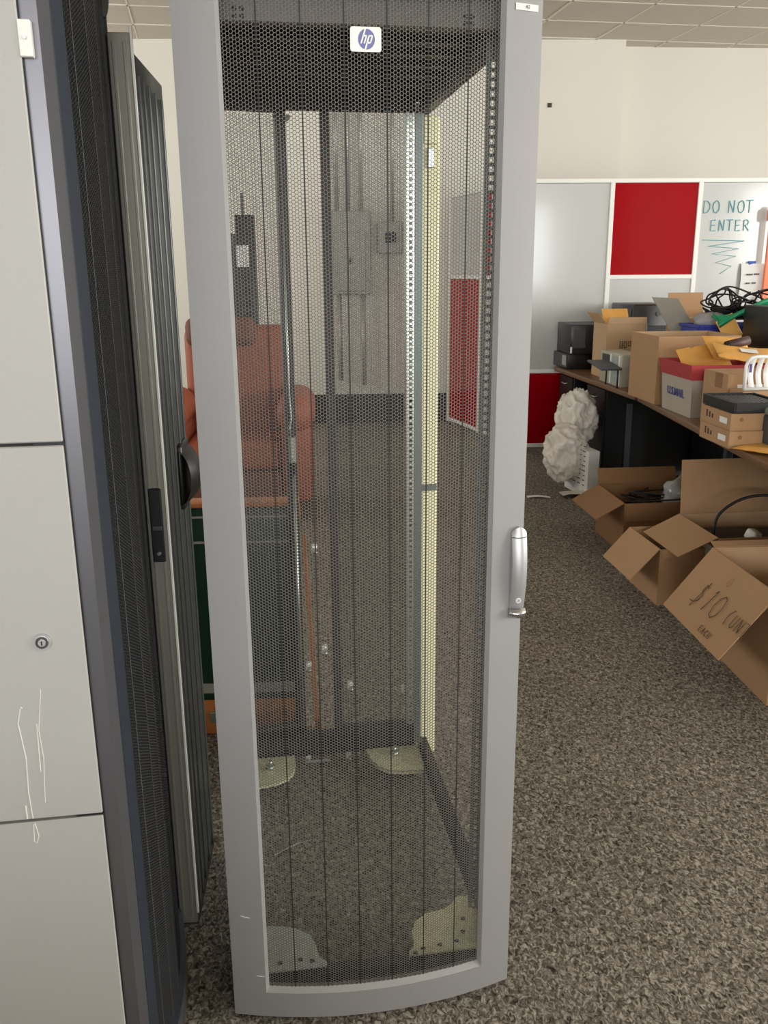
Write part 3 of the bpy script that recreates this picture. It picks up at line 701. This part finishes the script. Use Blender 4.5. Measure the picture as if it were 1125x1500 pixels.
for x in (.05, .75):
    for y in (.1, 4.5): mb = MB(desk_black); mb.box(x - .02, x + .02, y - .02, y + .02, 0, .715); mb.build('leg', t)

# ------------------------------------------------------------------ box helpers
def carton(name, label, loc, rz, w_, d_, h, flaps=(), mo=None, mi=None, th=.005, open_top=True, group=None, cat='box'):
    mo = mo or card; mi = mi or card_in
    t = thing(name, label, cat, loc, rz, group)
    mb = MB(mo, mi)
    mb.box(0, w_, 0, d_, 0, th, mo)
    for x0, x1, y0, y1 in ((0, th, 0, d_), (w_ - th, w_, 0, d_), (th, w_ - th, 0, th), (th, w_ - th, d_ - th, d_)): mb.box(x0, x1, y0, y1, th, h, mo, .0008)
    if not open_top: mb.box(th, w_ - th, th, d_ - th, h - th, h, mo)
    bm = mb.bm; bm.faces.ensure_lookup_table(); ii = mb.mi(mi)
    for f in bm.faces:   # inner faces show the paler inside of the board
        c = f.calc_center_median(); n = f.normal
        if abs(n.z) < .5 and .002 < c.x < w_ - .002 and .002 < c.y < d_ - .002: f.material_index = ii
    mb.build('carton_body', t)
    for side, ln, ang in flaps:   # ang: 0 outward and level, 90 straight up, negative hanging
        a = R(ang); c, s = math.cos(a) * ln, math.sin(a) * ln
        ax = {'L': ((0, 0, h), (0, d_, h), (-c, 0, s)), 'R': ((w_, 0, h), (w_, d_, h), (c, 0, s)), 'F': ((0, 0, h), (w_, 0, h), (0, -c, s)), 'B': ((0, d_, h), (w_, d_, h), (0, c, s))}[side]
        p, q, v = [Vector(k) for k in ax]; e = (q - p).normalized() * .006
        nn = (q - p).cross(v).normalized() * th * .8
        mb = MB(mo); mb.prism([p + e, q - e, q - e * 1.6 + v, p + e * 1.6 + v], nn, mo); mb.build('flap', t)
    return t
def envelope(name, label, loc, rot, w_, h_, t_, mt=None, bend=0.0, cat='envelope', addr=False, lift=0):
    t = thing(name, label, cat, loc); t.rotation_euler = rot
    mb = MB(mt or manila)
    def top(s_): 
        def f(u, v):
            e = (min(u, 1 - u, .25) / .25) ** .5 * (min(v, 1 - v, .25) / .25) ** .5
            return (u * w_ - w_ / 2, v * h_ - h_ / 2, s_ * t_ / 2 * e + bend * (2 * u - 1) ** 2 + .003 * noise.noise(Vector((u * 5, v * 5, s_ + w_ * 9))) + lift * v * v)
        return f
    mb.grid(14, 14, top(1)); mb.grid(14, 14, top(-1)); bmesh.ops.remove_doubles(mb.bm, verts=mb.bm.verts, dist=.0002); mb.build('sleeve', t)
    if addr:
        mb = MB(white_paper); mb.grid(4, 4, lambda u, v: (-.03 + .09 * u, -.03 + .06 * v, t_ / 2 + .006 + bend * (2 * ((u * .09 - .03) / w_ + .5) - 1) ** 2)); mb.build('address_label', t)
    return t
def cable(name, label, pts, r, mt, cat='cable', group=None, amp=0.0, sub=8):
    P = [Vector(p) for p in pts]; out = []
    for i in range(len(P) - 1):
        p0 = P[max(i - 1, 0)]; p1 = P[i]; p2 = P[i + 1]; p3 = P[min(i + 2, len(P) - 1)]
        for k in range(sub):
            s_ = k / sub
            out.append(0.5 * ((2 * p1) + (p2 - p0) * s_ + (2 * p0 - 5 * p1 + 4 * p2 - p3) * s_ ** 2 + (3 * p1 - p0 - 3 * p2 + p3) * s_ ** 3))
    out.append(P[-1])
    mb = MB(mt); mb.tube(out, r, None, 6); return tag(mb.build(name), label, cat, group)

# ------------------------------------------------------------------ things on the desks
ZD = .75
t = thing('mini_computer', 'small black computer on the desk end, under a larger black unit', 'computer', (1.50, 7.12, ZD), R(8))
mb = MB(dark_plastic); mb.box(0, .26, 0, .36, .006, .125, None, .006, 2); mb.build('case', t)
mb = MB(darkgrey_plastic); mb.box(-.006, 0, .02, .34, .012, .118, None, .002); mb.build('front_bezel', t)
mb = MB(panel_grey); mb.box(-.009, -.006, .03, .12, .03, .11, None, .002); mb.build('port_panel', t)
mb = MB(rubber); mb.box(.02, .24, .02, .34, 0, .006); stuff(mb.build('feet', t))
t = thing('desktop_computer', 'black desktop computer stacked on the small black unit', 'computer', (1.50, 7.06, ZD + .126), R(4))
mb = MB(dark_plastic); mb.box(0, .36, 0, .40, .0, .235, None, .006, 2); mb.build('case', t)
mb = MB(darkgrey_plastic); mb.box(.02, .12, -.007, 0, .05, .20, None, .003); mb.build('front_bezel', t)
mb = MB(darkgrey_plastic); mb.box(.18, .34, -.006, 0, .06, .11, None, .003); mb.build('drive_bay', t)
mb = MB(white_plastic); mb.box(.0, .014, -.009, -.001, .01, .06, None, .001); mb.build('sticker', t)
t = thing('printer', 'wide black printer at the back of the desk before the partition', 'printer', (1.93, 6.86, ZD), R(6))
mb = MB(dark_plastic); mb.box(0, .33, 0, .48, 0, .52, None, .012, 2); mb.build('case', t)
mb = MB(darkgrey_plastic); mb.box(-.008, .0, .03, .44, .30, .48, None, .004); mb.build('side_cover', t)
mb = MB(rubber); mb.box(.06, .30, -.01, 0, .28, .36, None, .003); mb.build('paper_slot', t)
mb = MB(darkgrey_plastic); mb.tube([(.20, -.001, .45), (.20, -.008, .45)], .018, None, 20); mb.build('button', t)
t = carton('cardboard_box', 'tan cardboard box with black stamped marks holding a padded envelope', (1.645, 6.50, ZD), R(4), .30, .32, .395, [('F', .05, 86), ('L', .10, 50)], card_light)
mb = MB(ink)
for k in range(22): x = .10 + (k % 6) * .016 ; z = .262 - (k // 6) * .014; mb.box(x, x + .006 + .007 * random.random(), -.002, 0, z, z + .010)
stuff(mb.build('stamp', t))
mb = MB(clear_bag); mb.grid(4, 6, lambda u, v: (.285 + .012 * u, -.004 - .008 * math.sin(PI * u), .34 + .06 * v)); mb.build('tape', t)
envelope('padded_envelope', 'padded orange envelope sticking out of the stamped tan box', (1.75, 6.66, ZD + .40), (R(62), 0, R(6)), .20, .22, .02, lift=.0)
t = thing('power_supply', 'beige electronic unit with dark display on the desk edge', 'device', (1.62, 5.96, ZD), R(6))
mb = MB(beige); mb.box(0, .16, 0, .42, .0, .225, None, .008, 2); mb.build('case', t)
mb = MB(dark_plastic); mb.box(-.004, 0, .22, .37, .10, .205, None, .002); mb.build('display', t)
mb = MB(paleteal); mb.box(-.004, 0, .06, .18, .03, .205, None, .002); mb.build('front_panel', t)
mb = MB(frame_white)
for yy in (.195, .03): mb.box(-.007, 0, yy - .012, yy + .012, .01, .215, None, .002)
stuff(mb.build('bezel_strips', t))
t = thing('laptop_lid', 'grey slab tilted against the front of the beige unit', 'laptop', (1.52, 5.90, ZD + .125), R(6))
mb = MB(slate); mb.box(-.05, .095, .0, .30, .0, .014, None, .003, 2, Matrix.Rotation(R(6), 4, 'X')); mb.build('slab', t)
mb = MB(rubber); mb.tube([(.085, .05, -.125), (.085, .05, .003)], .006, None, 8); mb.build('prop', t)
mb = MB(rubber); mb.tube([(.085, .27, -.125), (.085, .27, .02)], .006, None, 8); mb.build('prop', t)
t = carton('cardboard_box', 'tall open cardboard box standing behind the red rimmed mail tub', (1.625, 5.20, ZD), R(4), .50, .46, .40, (), card, card_light)
# mail tub
t = thing('mail_tub', 'grey US mail tub with red rim full of padded envelopes', 'tub', (1.655, 4.68, ZD), R(4))
w_, d_, h_ = .45, .42, .285
mb = MB(tub_grey)
def ring(x0, x1, y0, y1, z0, z1, fl, mt, th=.006):
    lo = [(x0, y0, z0), (x1, y0, z0), (x1, y1, z0), (x0, y1, z0)]; hi = [(x0 - fl, y0 - fl, z1), (x1 + fl, y0 - fl, z1), (x1 + fl, y1 + fl, z1), (x0 - fl, y1 + fl, z1)]
    li = [(x0 + th, y0 + th, z0), (x1 - th, y0 + th, z0), (x1 - th, y1 - th, z0), (x0 + th, y1 - th, z0)]; hi2 = [(x0 - fl + th, y0 - fl + th, z1), (x1 + fl - th, y0 - fl + th, z1), (x1 + fl - th, y1 + fl - th, z1), (x0 - fl + th, y1 + fl - th, z1)]
    for k in range(4):
        j = (k + 1) % 4
        mb.poly([lo[k], lo[j], hi[j], hi[k]], mt); mb.poly([li[k], hi2[k], hi2[j], li[j]], mt); mb.poly([hi[k], hi[j], hi2[j], hi2[k]], mt); mb.poly([lo[k], li[k], li[j], lo[j]], mt)
ring(.015, w_, .015, d_, 0, .215, .012, tub_grey); mb.box(.015, w_, .015, d_, 0, .006, tub_grey); mb.build('tub_body', t, normals=True)
mb = MB(red_tub); ring(-.002, w_ + .017, -.002, d_ + .017, .205, h_, .010, red_tub, .010); mb.build('rim', t)['label'] = 'worn red rim'
text_mesh('lettering', 'U.S.MAIL', .062, blue_ink, t, flatM((-.0005 + .005, .22, .115), (0, -1, 0), (-.055, 0, 1)), .0006, .0012, 1.0)
envelope('padded_envelope', 'padded orange envelope with address label on top of the mail tub', (1.96, 4.76, ZD + .335), (R(14), R(6), R(-8)), .32, .24, .03, addr=True, bend=.01)
envelope('padded_envelope', 'padded orange envelope pushed upright at the left inside the mail tub', (1.82, 4.94, ZD + .27), (R(50), R(-8), R(10)), .28, .24, .03)
envelope('padded_envelope', 'padded envelope with its open mouth toward us in the mail tub', (1.95, 4.97, ZD + .35), (R(35), R(4), R(10)), .26, .2, .05)
tube_brown = mat('tube_brown', (74, 50, 44), 0.5)
mb = MB(tube_brown, rubber); mb.tube([(1.90, 4.86, ZD + .375), (2.02, 4.88, ZD + .40)], .026, tube_brown, 12); mb.tube([(1.888, 4.858, ZD + .373), (1.900, 4.86, ZD + .375)], .024, rubber, 12)
tag(mb.build('cylindrical_part'), 'dark brown cylinder poking out of an envelope in the mail tub', 'cylinder')
# labelled box, flat boxes, tray
t = carton('cardboard_box', 'cardboard box with a white shipping label right of the mail tub', (1.715, 4.34, ZD), R(4), .30, .28, .275, (), card, None, .005, False)
mb = MB(white_paper); mb.box(.05, .20, -.002, 0, .03, .225, None, .0005)
for k in range(6): mb.box(.06, .06 + .12 * random.uniform(.5, 1), -.0025, -.002, .045 + k * .028, .050 + k * .028, ink)
mb.build('shipping_label', t)
mb = MB(card_dark); mb.box(-.002, .0, .06, .14, .20, .275); mb.build('packing_tape', t)
for k, (lb, off) in enumerate((('flat cardboard box with small white label, lower of the two', 0), ('flat cardboard box with small white label, upper of the two', .012))):
    t = carton('flat_box', lb, (1.555 + off * .4, 3.86 + off, ZD + k * .078), R(4), .235, .31, .077, (), card, None, .004, False, 'flat boxes stacked on the near desk')
    mb = MB(white_paper); mb.box(-.0015, 0, .035, .11, .025, .052, None, .0004); mb.build('paper_label', t)
    mb = MB(ink)
    for q in range(3): mb.box(-.0016, 0, .18 + q * .03, .192 + q * .03, .03, .05 + .006 * q)
    mb.tube([(.05, -.0016, .05), (.05, 0, .05)], .009, card_dark, 12); stuff(mb.build('print_marks', t))
t = thing('plastic_tray', 'shallow black plastic tray on top of the two flat boxes', 'tray', (1.565, 3.86, ZD + .158), R(4))
mb = MB(dark_plastic); mb.box(0, .25, 0, .33, 0, .008, None, .003)
for a in ((0, .008, 0, .33), (.242, .25, 0, .33), (.008, .242, 0, .008), (.008, .242, .322, .33)): mb.box(*a, .004, .048, None, .002)
mb.build('tray', t)
mb = MB(darkgrey_plastic)
for k in range(9): mb.box(.02 + k * .024, .036 + k * .024, .02, .31, .03, .040, None, .002)
stuff(mb.build('ribs', t))
envelope('padded_envelope', 'flat padded orange envelope lying on the near desk edge', (1.70, 3.78, ZD + .013), (0, 0, R(40)), .20, .24, .02)
t = carton('cardboard_box', 'small cardboard box below the white ribbed basket', (1.735, 4.195, ZD), R(4), .30, .14, .21, (), card, None, .005, False)
t = thing('tool_case', 'dark slate plastic case with pale lid at the frame edge', 'case', (1.72, 3.74, ZD), R(4))
mb = MB(slate); mb.box(.0, .35, 0, .26, .008, .155, None, .018, 3); mb.build('case_body', t)
mb = MB(paleteal); mb.box(-.004, .354, -.004, .264, .15, .185, None, .016, 3); mb.build('lid', t)
mb = MB(rubber); mb.box(.03, .32, .02, .24, 0, .01); stuff(mb.build('feet', t))
mb = MB(rubber); mb.box(0, .05, 0, .03, 0, .03, None, .008, 2); mb.box(.02, .09, .01, .04, .01, .045, None, .01, 2)
tag(mb.build('power_adapter', None, (1.69, 3.55, ZD)), 'small black adapter beside the flat envelope', 'adapter')
# white ribbed basket
t = thing('plastic_basket', 'white ribbed plastic basket standing on the small cardboard box', 'basket', (1.745, 4.21, .962), R(4))
mb = MB(white_plastic)
mb.tube([(0, 0, .008), (0, 0, .12), (.008, 0, .145), (.022, 0, .158), (.05, 0, .163), (.34, 0, .163)], .009, None, 8); mb.tube([(.34, 0, .0), (.34, 0, .163)], .009, None, 8); mb.tube([(0, 0, .009), (.34, 0, .009)], .009, None, 8); mb.build('rim', t)
for k in range(8):
    x = .025 + k * .039
    mb = MB(white_plastic); mb.grid(4, 10, lambda u, v: (x + .027 * u, .03 * math.sin(PI * v) - .004 * math.sin(PI * u), .01 + .15 * v)); mb.build('rib', t)
mb = MB(blue_ink); mb.box(.012, .022, -.014, -.010, .09, .13); mb.build('tag', t)
# grey folded card and open box with flaps, at the back
t = carton('cardboard_box', 'open cardboard box with raised back flap behind the printer side', (2.08, 6.12, ZD), R(6), .28, .30, .45, [('B', .17, 80), ('R', .14, 20)], card, card_light)
t = thing('grey_card_flap', 'grey cardboard sheet folded over beside the black printer', 'cardboard', (1.84, 5.97, ZD), R(4))
mb = MB(grey_card); mb.prism([(.0, .12, .60), (.17, .10, .59), (.30, .0, .34), (.12, .0, .345)], (.004, -.006, 0), grey_card); mb.build('upper_fold', t)
mb = MB(grey_card); mb.prism([(.12, .0, .345), (.30, 0, .34), (.30, .02, 0), (.10, .02, 0)], (0, -.006, 0), grey_card); mb.build('lower_fold', t)
# blue crates
for k, (x, y, z, w2, lb) in enumerate(((2.02, 5.70, .24, .46, 'blue plastic crate under the black cable tangle'),)):
    t = thing('plastic_crate', lb, 'crate', (x, y, ZD), R(5)); mb = MB(blue_plastic)
    hh = .435
    for a in ((0, .008, 0, z), (w2 - .008, w2, 0, z), (.008, w2 - .008, 0, .008), (.008, w2 - .008, z - .008, z)): mb.box(*a, .0, hh, None, .002)
    mb.box(0, w2, 0, z, 0, .01, None)
    mb.build('crate_body', t)
    mb = MB(blue_plastic)
    for a in ((-.012, .01, -.012, z + .012), (w2 - .01, w2 + .012, -.012, z + .012), (.01, w2 - .01, -.012, .01), (.01, w2 - .01, z - .01, z + .012)): mb.box(*a, hh - .02, hh, None, .003)
    mb.build('rim', t)
def blob(name, label, cat, loc, sc, mt, amp=.25, fr=2.5, seed=0, sub=4, extra=None):
    bm = bmesh.new(); bmesh.ops.create_icosphere(bm, subdivisions=sub, radius=1)
    for v in bm.verts:
        n = v.co.normalized(); d = 0
        for o_, a_ in ((fr, 1), (fr * 2.3, .42), (fr * 5, .13)):
            d += a_ * ((abs(noise.noise(n * o_ + Vector((seed * 7.3, seed, 0)))) * 2 - .5) if mt is not bag_white else (.42 - 2.0 * abs(noise.noise(n * o_ + Vector((seed * 7.3, seed, 0))))))
        v.co = n * (1 + amp * d); v.co = Vector((v.co.x * sc[0], v.co.y * sc[1], v.co.z * sc[2]))
        if extra: v.co = extra(v.co)
    for f in bm.faces: f.smooth = True
    me = bpy.data.meshes.new(name); bm.to_mesh(me); bm.free(); me.materials.append(mt)
    o = bpy.data.objects.new(name, me); C.objects.link(o); o.location = loc; return tag(o, label, cat)
blob('plastic_bag', 'crumpled pale grey plastic bag resting in the blue crate', 'bag', (2.15, 5.82, ZD + .45), (.11, .10, .06), grey_bag, .2, 2.2, 3, 3)
random.seed(11)
for k in range(10):
    cx_, cy_, cz_ = 2.20 + .045 * k + random.uniform(-.05, .05), 5.80 + random.uniform(-.08, .08), ZD + .56 + random.uniform(-.03, .04)
    rx, rz_ = random.uniform(.06, .13), random.uniform(.04, .075); ph = random.uniform(0, 6)
    pts = [(cx_ + rx * (1 + .25 * math.sin(2.3 * a + ph)) * math.cos(a + ph), cy_ + .06 * math.sin(1.7 * a + ph), cz_ + rz_ * (1 + .2 * math.cos(3.1 * a)) * math.sin(a + ph)) for a in [q * .7 for q in range(16)]]
    cable('cable', 'coiled black cable in the tangle above the blue crates', pts, .0055, rubber, 'cable', 'black cables heaped above the blue crates', sub=5)
cable('cable', 'single black cable arching over the left of the tangle', [(2.12, 5.8, 1.30), (2.13, 5.8, 1.36), (2.24, 5.8, 1.42), (2.42, 5.8, 1.36), (2.52, 5.8, 1.31)], .006, rubber)
t = thing('power_block', 'black lump of cables under the arching cable', 'cables', (2.12, 5.80, ZD + .45))
mb = MB(rubber); random.seed(4)
for k in range(26):
    a = [Vector((random.uniform(0, .44), random.uniform(0, .14), random.uniform(.0, .10))) for _ in range(4)]; mb.tube(a, .006, None, 5)
o = mb.build('cable_bundle', t); o['kind'] = 'stuff'
t = thing('green_strap', 'bright green plastic tubing laid over the blue crate', 'strap', (0, 0, 0))
for k in range(4):
    mb = MB(green_plastic); o_ = k * .016
    P = [(2.10 + o_ * .6, 5.66 - o_, 1.245 - o_ * .6), (2.12, 5.64 - o_, 1.232 - o_), (2.22, 5.62 - o_, 1.245 + .004 * k), (2.36, 5.60 - o_, 1.30 + .01 * k), (2.56, 5.60, 1.375 + .006 * k)]
    mb.tube([Vector(p) for p in P], .014, None, 8); mb.build('tube', t)
# black server stack
t = thing('server_stack_unit', 'black metal chassis with grille at the right frame edge behind the basket', 'server', (2.28, 5.20, ZD), R(4))
mb = MB(dark_plastic); mb.box(0, .40, 0, .36, .0, .565, None, .005); mb.build('chassis', t)
for k in range(8):
    mb = MB(darkgrey_plastic); mb.box(.015, .38, -.012, 0, .03 + k * .067, .085 + k * .067, None, .003); f_ = mb.build('drive_bay', t)
    mb = MB(rubber)
    for q in range(3): mb.box(.02 + q * .02, .034 + q * .02, -.015, -.011, .045 + k * .067, .07 + k * .067, None, .002)
    mb.build('bay_latch', f_)
envelope('padded_envelope', 'padded orange envelope standing up before the blue crate', (2.20, 5.60, ZD + .40), (R(78), R(-28), R(8)), .12, .20, .015)

# ------------------------------------------------------------------ under the desk: bags and a white carton
t = carton('white_carton', 'white carton with printed lines on the carpet under the plastic bags', (1.405, 5.84, 0), R(12), .08, .38, .33, (), white_paper, white_paper, .005, False)
mb = MB(ink)
for k in range(9):
    for q in range(5): y = .05 + q * .07; mb.box(-.0015, 0, y, y + random.uniform(.02, .055), .08 + k * .034, .086 + k * .034)
stuff(mb.build('print_lines', t))
blob('plastic_bag', 'upper crumpled white plastic bag stuffed beside the desk drawers', 'bag', (1.41, 6.30, .49), (.145, .16, .20), bag_white, .26, 1.7, 1, 5)
blob('plastic_bag', 'lower bulging white plastic bag at the foot of the desk drawers', 'bag', (1.30, 6.10, .27), (.15, .17, .20), bag_white, .26, 1.6, 5, 5)
mb = MB(bag_white); mb.grid(14, 8, lambda u, v: (1.24 + .25 * u, 6.0 - .18 * v + .03 * math.sin(9 * u), .008 + .10 * (u ** 2) * abs(math.sin(7 * v + 3 * u)) + .02 * v))
tag(mb.build('plastic_film'), 'white plastic film trailing on the carpet below the bags', 'plastic film')
mb = MB(white_paper); mb.grid(6, 2, lambda u, v: (1.0 + .16 * u, 5.87 + .05 * v - .02 * u, .004 + .008 * math.sin(PI * u)))
tag(mb.build('paper_strip'), 'pale paper strip lying alone on the dark carpet', 'paper')

# ------------------------------------------------------------------ open cardboard boxes along the floor
A = carton('cardboard_box', 'open cardboard box of cables, farthest of the boxes on the carpet', (1.325, 4.62, 0), R(5), .50, .46, .29, [('L', .18, -30), ('B', .10, 60), ('F', .10, -84)], card_dark, card_dark)
B = carton('cardboard_box', 'small open cardboard box with its side flap hanging to the left', (1.285, 3.85, 0), R(6), .22, .38, .275, [('L', .20, -48), ('F', .04, -80)], card, card_in)
D = carton('cardboard_box', 'open cardboard box with tall raised flap and printed white label', (1.515, 3.76, 0), R(6), .58, .42, .355, [('L', .20, -25), ('B', .27, 82)], card, card_in)
mb = MB(white_paper); mb.box(-.002, 0, .06, .24, .07, .30, None, .0005)
random.seed(3)
for k in range(16): y = .07 + .14 * random.random(); z = .08 + .2 * random.random(); mb.box(-.0026, -.002, y, y + .02, z, z + .012, panel_grey)
mb.build('printed_label', D)['label'] = 'white printed label'
Cc = carton('cardboard_box', 'large nearest cardboard box with dollar price written on its flap', (1.385, 2.86, 0), R(3), .55, .56, .425, [('L', .31, -52), ('B', .05, 10)], card, card_in)
a = R(-52); o_ = Vector((-.31 * math.cos(a), 0, .31 * math.sin(a)))
FM = Matrix.Translation((0, 0, .425)) @ flatM((0, 0, 0), (0, -1, 0), (-o_.x, 0, -o_.z))
mb = MB(ink); off = Matrix.Translation((0, 0, .003))
def onflap(x, y): return flatM(Vector((0, .56, .425)) + Vector((0, -1, 0)) * x + o_.normalized() * y + Vector((-.003, 0, .003)) * 2, (0, -1, 0), -o_)
strokes(mb, '$', onflap(.155, .22), .095, .0015, ink); strokes(mb, '10', onflap(.245, .22), .10, .0015, ink, .62)
strokes(mb, '(UNT', onflap(.425, .20), .055, .0014, ink, .75); strokes(mb, 'EACH', onflap(.335, .285), .026, .0014, ink, .95)
strokes(mb, '0', onflap(.275, .09), .04, .0006, card_dark)
stuff(mb.build('handwriting', Cc))['label'] = 'handwritten price in dark pen'
mb = MB(white_paper); mb.box(-.002, 0, .40, .53, .12, .15, None, .0004); mb.build('paper_label', Cc)
# contents
random.seed(5)
for k in range(7):
    pts = [(1.40 + random.uniform(0, .38), 4.72 + random.uniform(0, .30), .17 + random.uniform(0, .13)) for _ in range(6)]
    cable('cable', 'black cable inside the farthest floor box', pts, .005, rubber, 'cable', 'black cables in the farthest floor box', sub=5)
t = blob('plastic_bag', 'clear crinkled bag at the right inside the farthest floor box', 'bag', (1.70, 4.84, .28), (.10, .10, .10), clear_bag, .3, 2.5, 8, 3)
mb = MB(rubber)
mb.box(1.56, 1.96, 3.86, 4.14, .05, .30, None, .02, 2); tag(mb.build('black_device'), 'black device filling the open box with the tall flap', 'device')
cable('cable', 'thick black cable arching out of the box with the tall flap', [(1.56, 3.95, .30), (1.60, 4.0, .40), (1.72, 4.02, .475), (1.86, 4.0, .49), (1.96, 3.95, .44), (1.95, 3.9, .33)], .007, rubber)
cable('cable', 'short black cable loop hanging in the box with the tall flap', [(1.84, 3.98, .50), (1.86, 3.97, .44), (1.84, 3.96, .38), (1.90, 3.95, .38), (1.88, 3.97, .44), (1.86, 3.99, .49)], .007, rubber)
mb = MB(white_plastic); mb.box(-.03, .03, -.03, .03, 0, .05, None, .012, 2)
tag(mb.build('white_plug', None, (1.72, 3.90, .305), (.3, .2, .6)), 'small white plug on the black device in the open box', 'plug')
blob('black_foam', 'black padding inside the small floor box with hanging flap', 'foam', (1.40, 4.03, .15), (.075, .13, .09), rubber, .15, 3, 2, 3)
